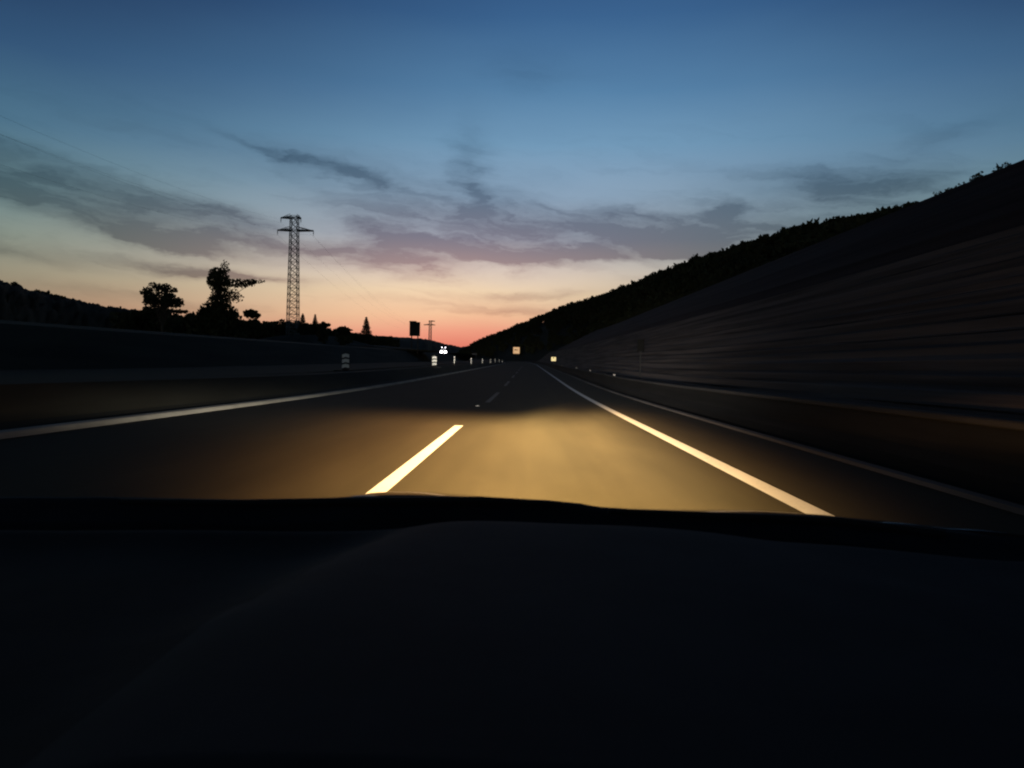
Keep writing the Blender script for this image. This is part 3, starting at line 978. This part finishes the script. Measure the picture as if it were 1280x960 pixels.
# dashboard top: a broad raised pad, lower at its left where the instruments sit
rows = []
edge = prof_line([(-420, 664), (0, 640), (300, 641), (560, 643), (740, 650), (1000, 663), (1280, 685), (1500, 730)], 0.84)
pad_edge = [(at(a, b_, 0.84).x * 0 + at(a, b_, .84).x * ((EYE - .965) / (EYE - at(a, b_, .84).z)), .84 * ((EYE - .965) / (EYE - at(a, b_, .84).z))) for a, b_ in ((250, 775), (300, 752), (360, 722), (430, 690), (500, 665), (560, 650))]
pad_r = [(at(a, b_, 0.84).x * ((EYE - .965) / (EYE - at(a, b_, .84).z)), .84 * ((EYE - .965) / (EYE - at(a, b_, .84).z))) for a, b_ in ((1250, 800), (1130, 735), (1000, 692), (930, 672), (870, 658))]
for k in range(61):
    y = 0.84 - .60 * k / 60
    row = []
    for x in xs:
        ze = interp(edge, x)
        xl = interp(pad_edge, y) if False else np.interp(y, [q[1] for q in pad_edge], [q[0] for q in pad_edge])
        xr = np.interp(y, [q[1] for q in pad_r], [q[0] for q in pad_r])
        le = 1 / (1 + math.exp(min(50, (x - xl) / .026))); ri = 1 / (1 + math.exp(min(50, -(x - xr) / .03)))
        far_ = math.exp(-((.84 - y) / .03) ** 1.0)
        z = ze + .004 * (1 - far_) - .036 * le * (1 - far_) - .018 * ri * (1 - far_) - (0.6 * max(0, .30 - y))
        z -= .02 * math.exp(-((.84 - y) / .012))
        row.append((x, y, z))
    rows.append(row)
db = sheet('dashboard', rows, M['dash'], thick=-.015)
db.data.materials.append(M['dash_dark'])
for p_ in db.data.polygons:
    wy_ = p_.center.y + 1.2; wx_ = p_.center.x + CX
    if wx_ < np.interp(wy_, [q[1] for q in pad_edge], [q[0] for q in pad_edge]): p_.material_index = 1
rows = []
for k in range(25):               # hood over the instruments, left of the pad
    a = k / 24 * math.pi
    row = []
    for q in range(31):
        u = q / 15 - 1
        row.append((-.47 + u * .28 - .02 * math.sin(a), .50 + .15 * math.cos(a), .888 + .050 * math.sin(a) ** .7 * (1 - abs(u) ** 4)))
    rows.append(row)
sheet('instrument_hood', rows, M['dash_black'], thick=-.01)
for s in (-1, 1):
    rows = []
    for k in range(13):
        v = k / 12; rows.append([(CX + s * (0.86 + .07 * math.sin(u * 1.5)), 0.75 + v * 1.25 - .12 * u, 0.80 - 0.10 * v - .16 * v ** 3 - 0.34 * u ** 1.6) for u in [q / 8 for q in range(9)]])
    sheet('wing', rows, M['paint'], thick=.02)
    mb = MB(); mb.disc((s * .70, .62, .31), .31, (s, 0, 0), .2, 28); w_ = mb.build('wheel', M['rubber'], own)
    mb = MB(); mb.disc((0, .8, .31), .01, (s, 0, 0), .01, 8)
    mb = MB(); mb.disc((s * .64, .84, .60), .085, (0, 1, 0), .05, 24); mb.build('headlight', M['glass'], own)
mb = MB(); rings = []
for k_ in range(13):
    u = k_ / 6 - 1
    yb = .88 - .22 * u * u
    rings.append([(u * .90, yb - .15, .22), (u * .90, yb, .25), (u * .90, yb + .02, .42), (u * .90, yb - .02, .52), (u * .90, yb - .15, .52)])
mb.loft(rings, True); mb.build('bumper', M['paint'], own)
for tab in ([(150, 627), (300, 629), (450, 627), (600, 626), (700, 630)], [(760, 639), (900, 645), (1050, 652), (1180, 668)]):
    pts = [at(a, b_, .955) - OWN0 for a, b_ in tab]
    mb = MB(); mb.tube(pts, [.004, .005, .006, .006, .003][:len(pts)], 6); mb.build('wiper', M['black'], own)

# ------------------------------------------------------------------ headlamps of that car: a dipped beam with its cut-off, and a narrow far beam
def beam(name, loc, color, energy, fn, size=120):
    l = bpy.data.lights.new(name, 'SPOT'); l.energy = energy; l.color = color; l.spot_size = R(size); l.spot_blend = 0.2
    l.shadow_soft_size = 0.04
    l.use_nodes = True; t = l.node_tree; em = t.nodes['Emission']
    tcn = t.nodes.new('ShaderNodeTexCoord'); s_ = t.nodes.new('ShaderNodeSeparateXYZ')
    t.links.new(tcn.outputs['Normal'], s_.inputs[0])
    nx, ny, nz = (E(t, s_.outputs[i]) for i in range(3))
    den = nz.abs().max(0.02)
    st, hot = fn(nx / den, ny / den)
    t.links.new(st.v, em.inputs['Strength'])
    if hot is not None:          # the rim of the dipped beam is more orange
        t.links.new(mixc(t, hot, (1.0, 0.82, 0.80, 1), (1, 1, 1, 1)), em.inputs['Color'])
    o = bpy.data.objects.new(name, l); col.objects.link(o)
    o.location = loc; o.rotation_euler = (R(90), 0, 0)
    o.parent = own; o.matrix_parent_inverse = Matrix.Identity(4)
    o.location = Vector(loc) - Vector((CX, 1.2, 0))
    return o


SU, SV = 1.0, 1.0    # signs of the lamp coordinates


def dipped(u, v):
    u, v = u * SU, v * SV
    lift = (u - 0.00).step(-0.01, 0.09) * 0.011
    vc = v - lift - (u * u) * 0.10
    cutoff = 1.0 - vc.step(-0.053, -0.034)
    body = (v.abs().max(0.036) * 25.0) ** -2.6
    gx = u / v.abs().max(0.03) * 0.64 - 0.38          # where the ray meets the road, metres across
    side = gx.step(-0.3, 0.3)
    sg = -0.5 / (2.1 ** 2) * (1.0 - side) + side * (-0.5 / (1.02 ** 2))
    horiz = (gx * gx * sg).exp()
    horiz = horiz * (u * u * (-1 / (2 * .30 ** 2))).exp() + 0.0005
    hot = (gx - 0.1) * (gx - 0.1) * (-1 / (2 * .9 ** 2)) + (v + 0.058) * (v + 0.058) * (-1 / (2 * .018 ** 2))
    patch = noise(u.t, xyz(u.t, gx * 1.3, v * 26.0, 0.4), 1.0, 3, 0.5).step(0.25, 0.75) * 0.22 + 0.88
    return cutoff * body * horiz * (0.86 + hot.exp() * 0.4) * patch, 1.0 - (gx.abs()).step(0.4, 2.6)


def far(u, v):
    u, v = u * SU, v * SV
    uu = u + 0.045; vv = v - 0.022
    core = (uu * uu * (-1 / (2 * .055 ** 2)) + vv * vv * (-1 / (2 * .015 ** 2))).exp()
    wu = u - 0.09
    wide = (wu * wu * (-1 / (2 * .085 ** 2)) + vv * vv * (-1 / (2 * .06 ** 2))).exp() * 0.20
    lu = u + 0.38
    left = (lu * lu * (-1 / (2 * .17 ** 2)) + (v + .035) * (v + .035) * (-1 / (2 * .018 ** 2)))  .exp() * 0.035
    return core + wide + left, None


WARM = (1.0, 0.66, 0.26)
for s in (-1, 1):
    beam('headlamp_beam', (CX + s * .62, 2.10, .64), WARM, 1080000, dipped)
    beam('headlamp_far_beam', (CX + s * .62, 2.10, .66), (1.0, .92, .78), 300000, far)
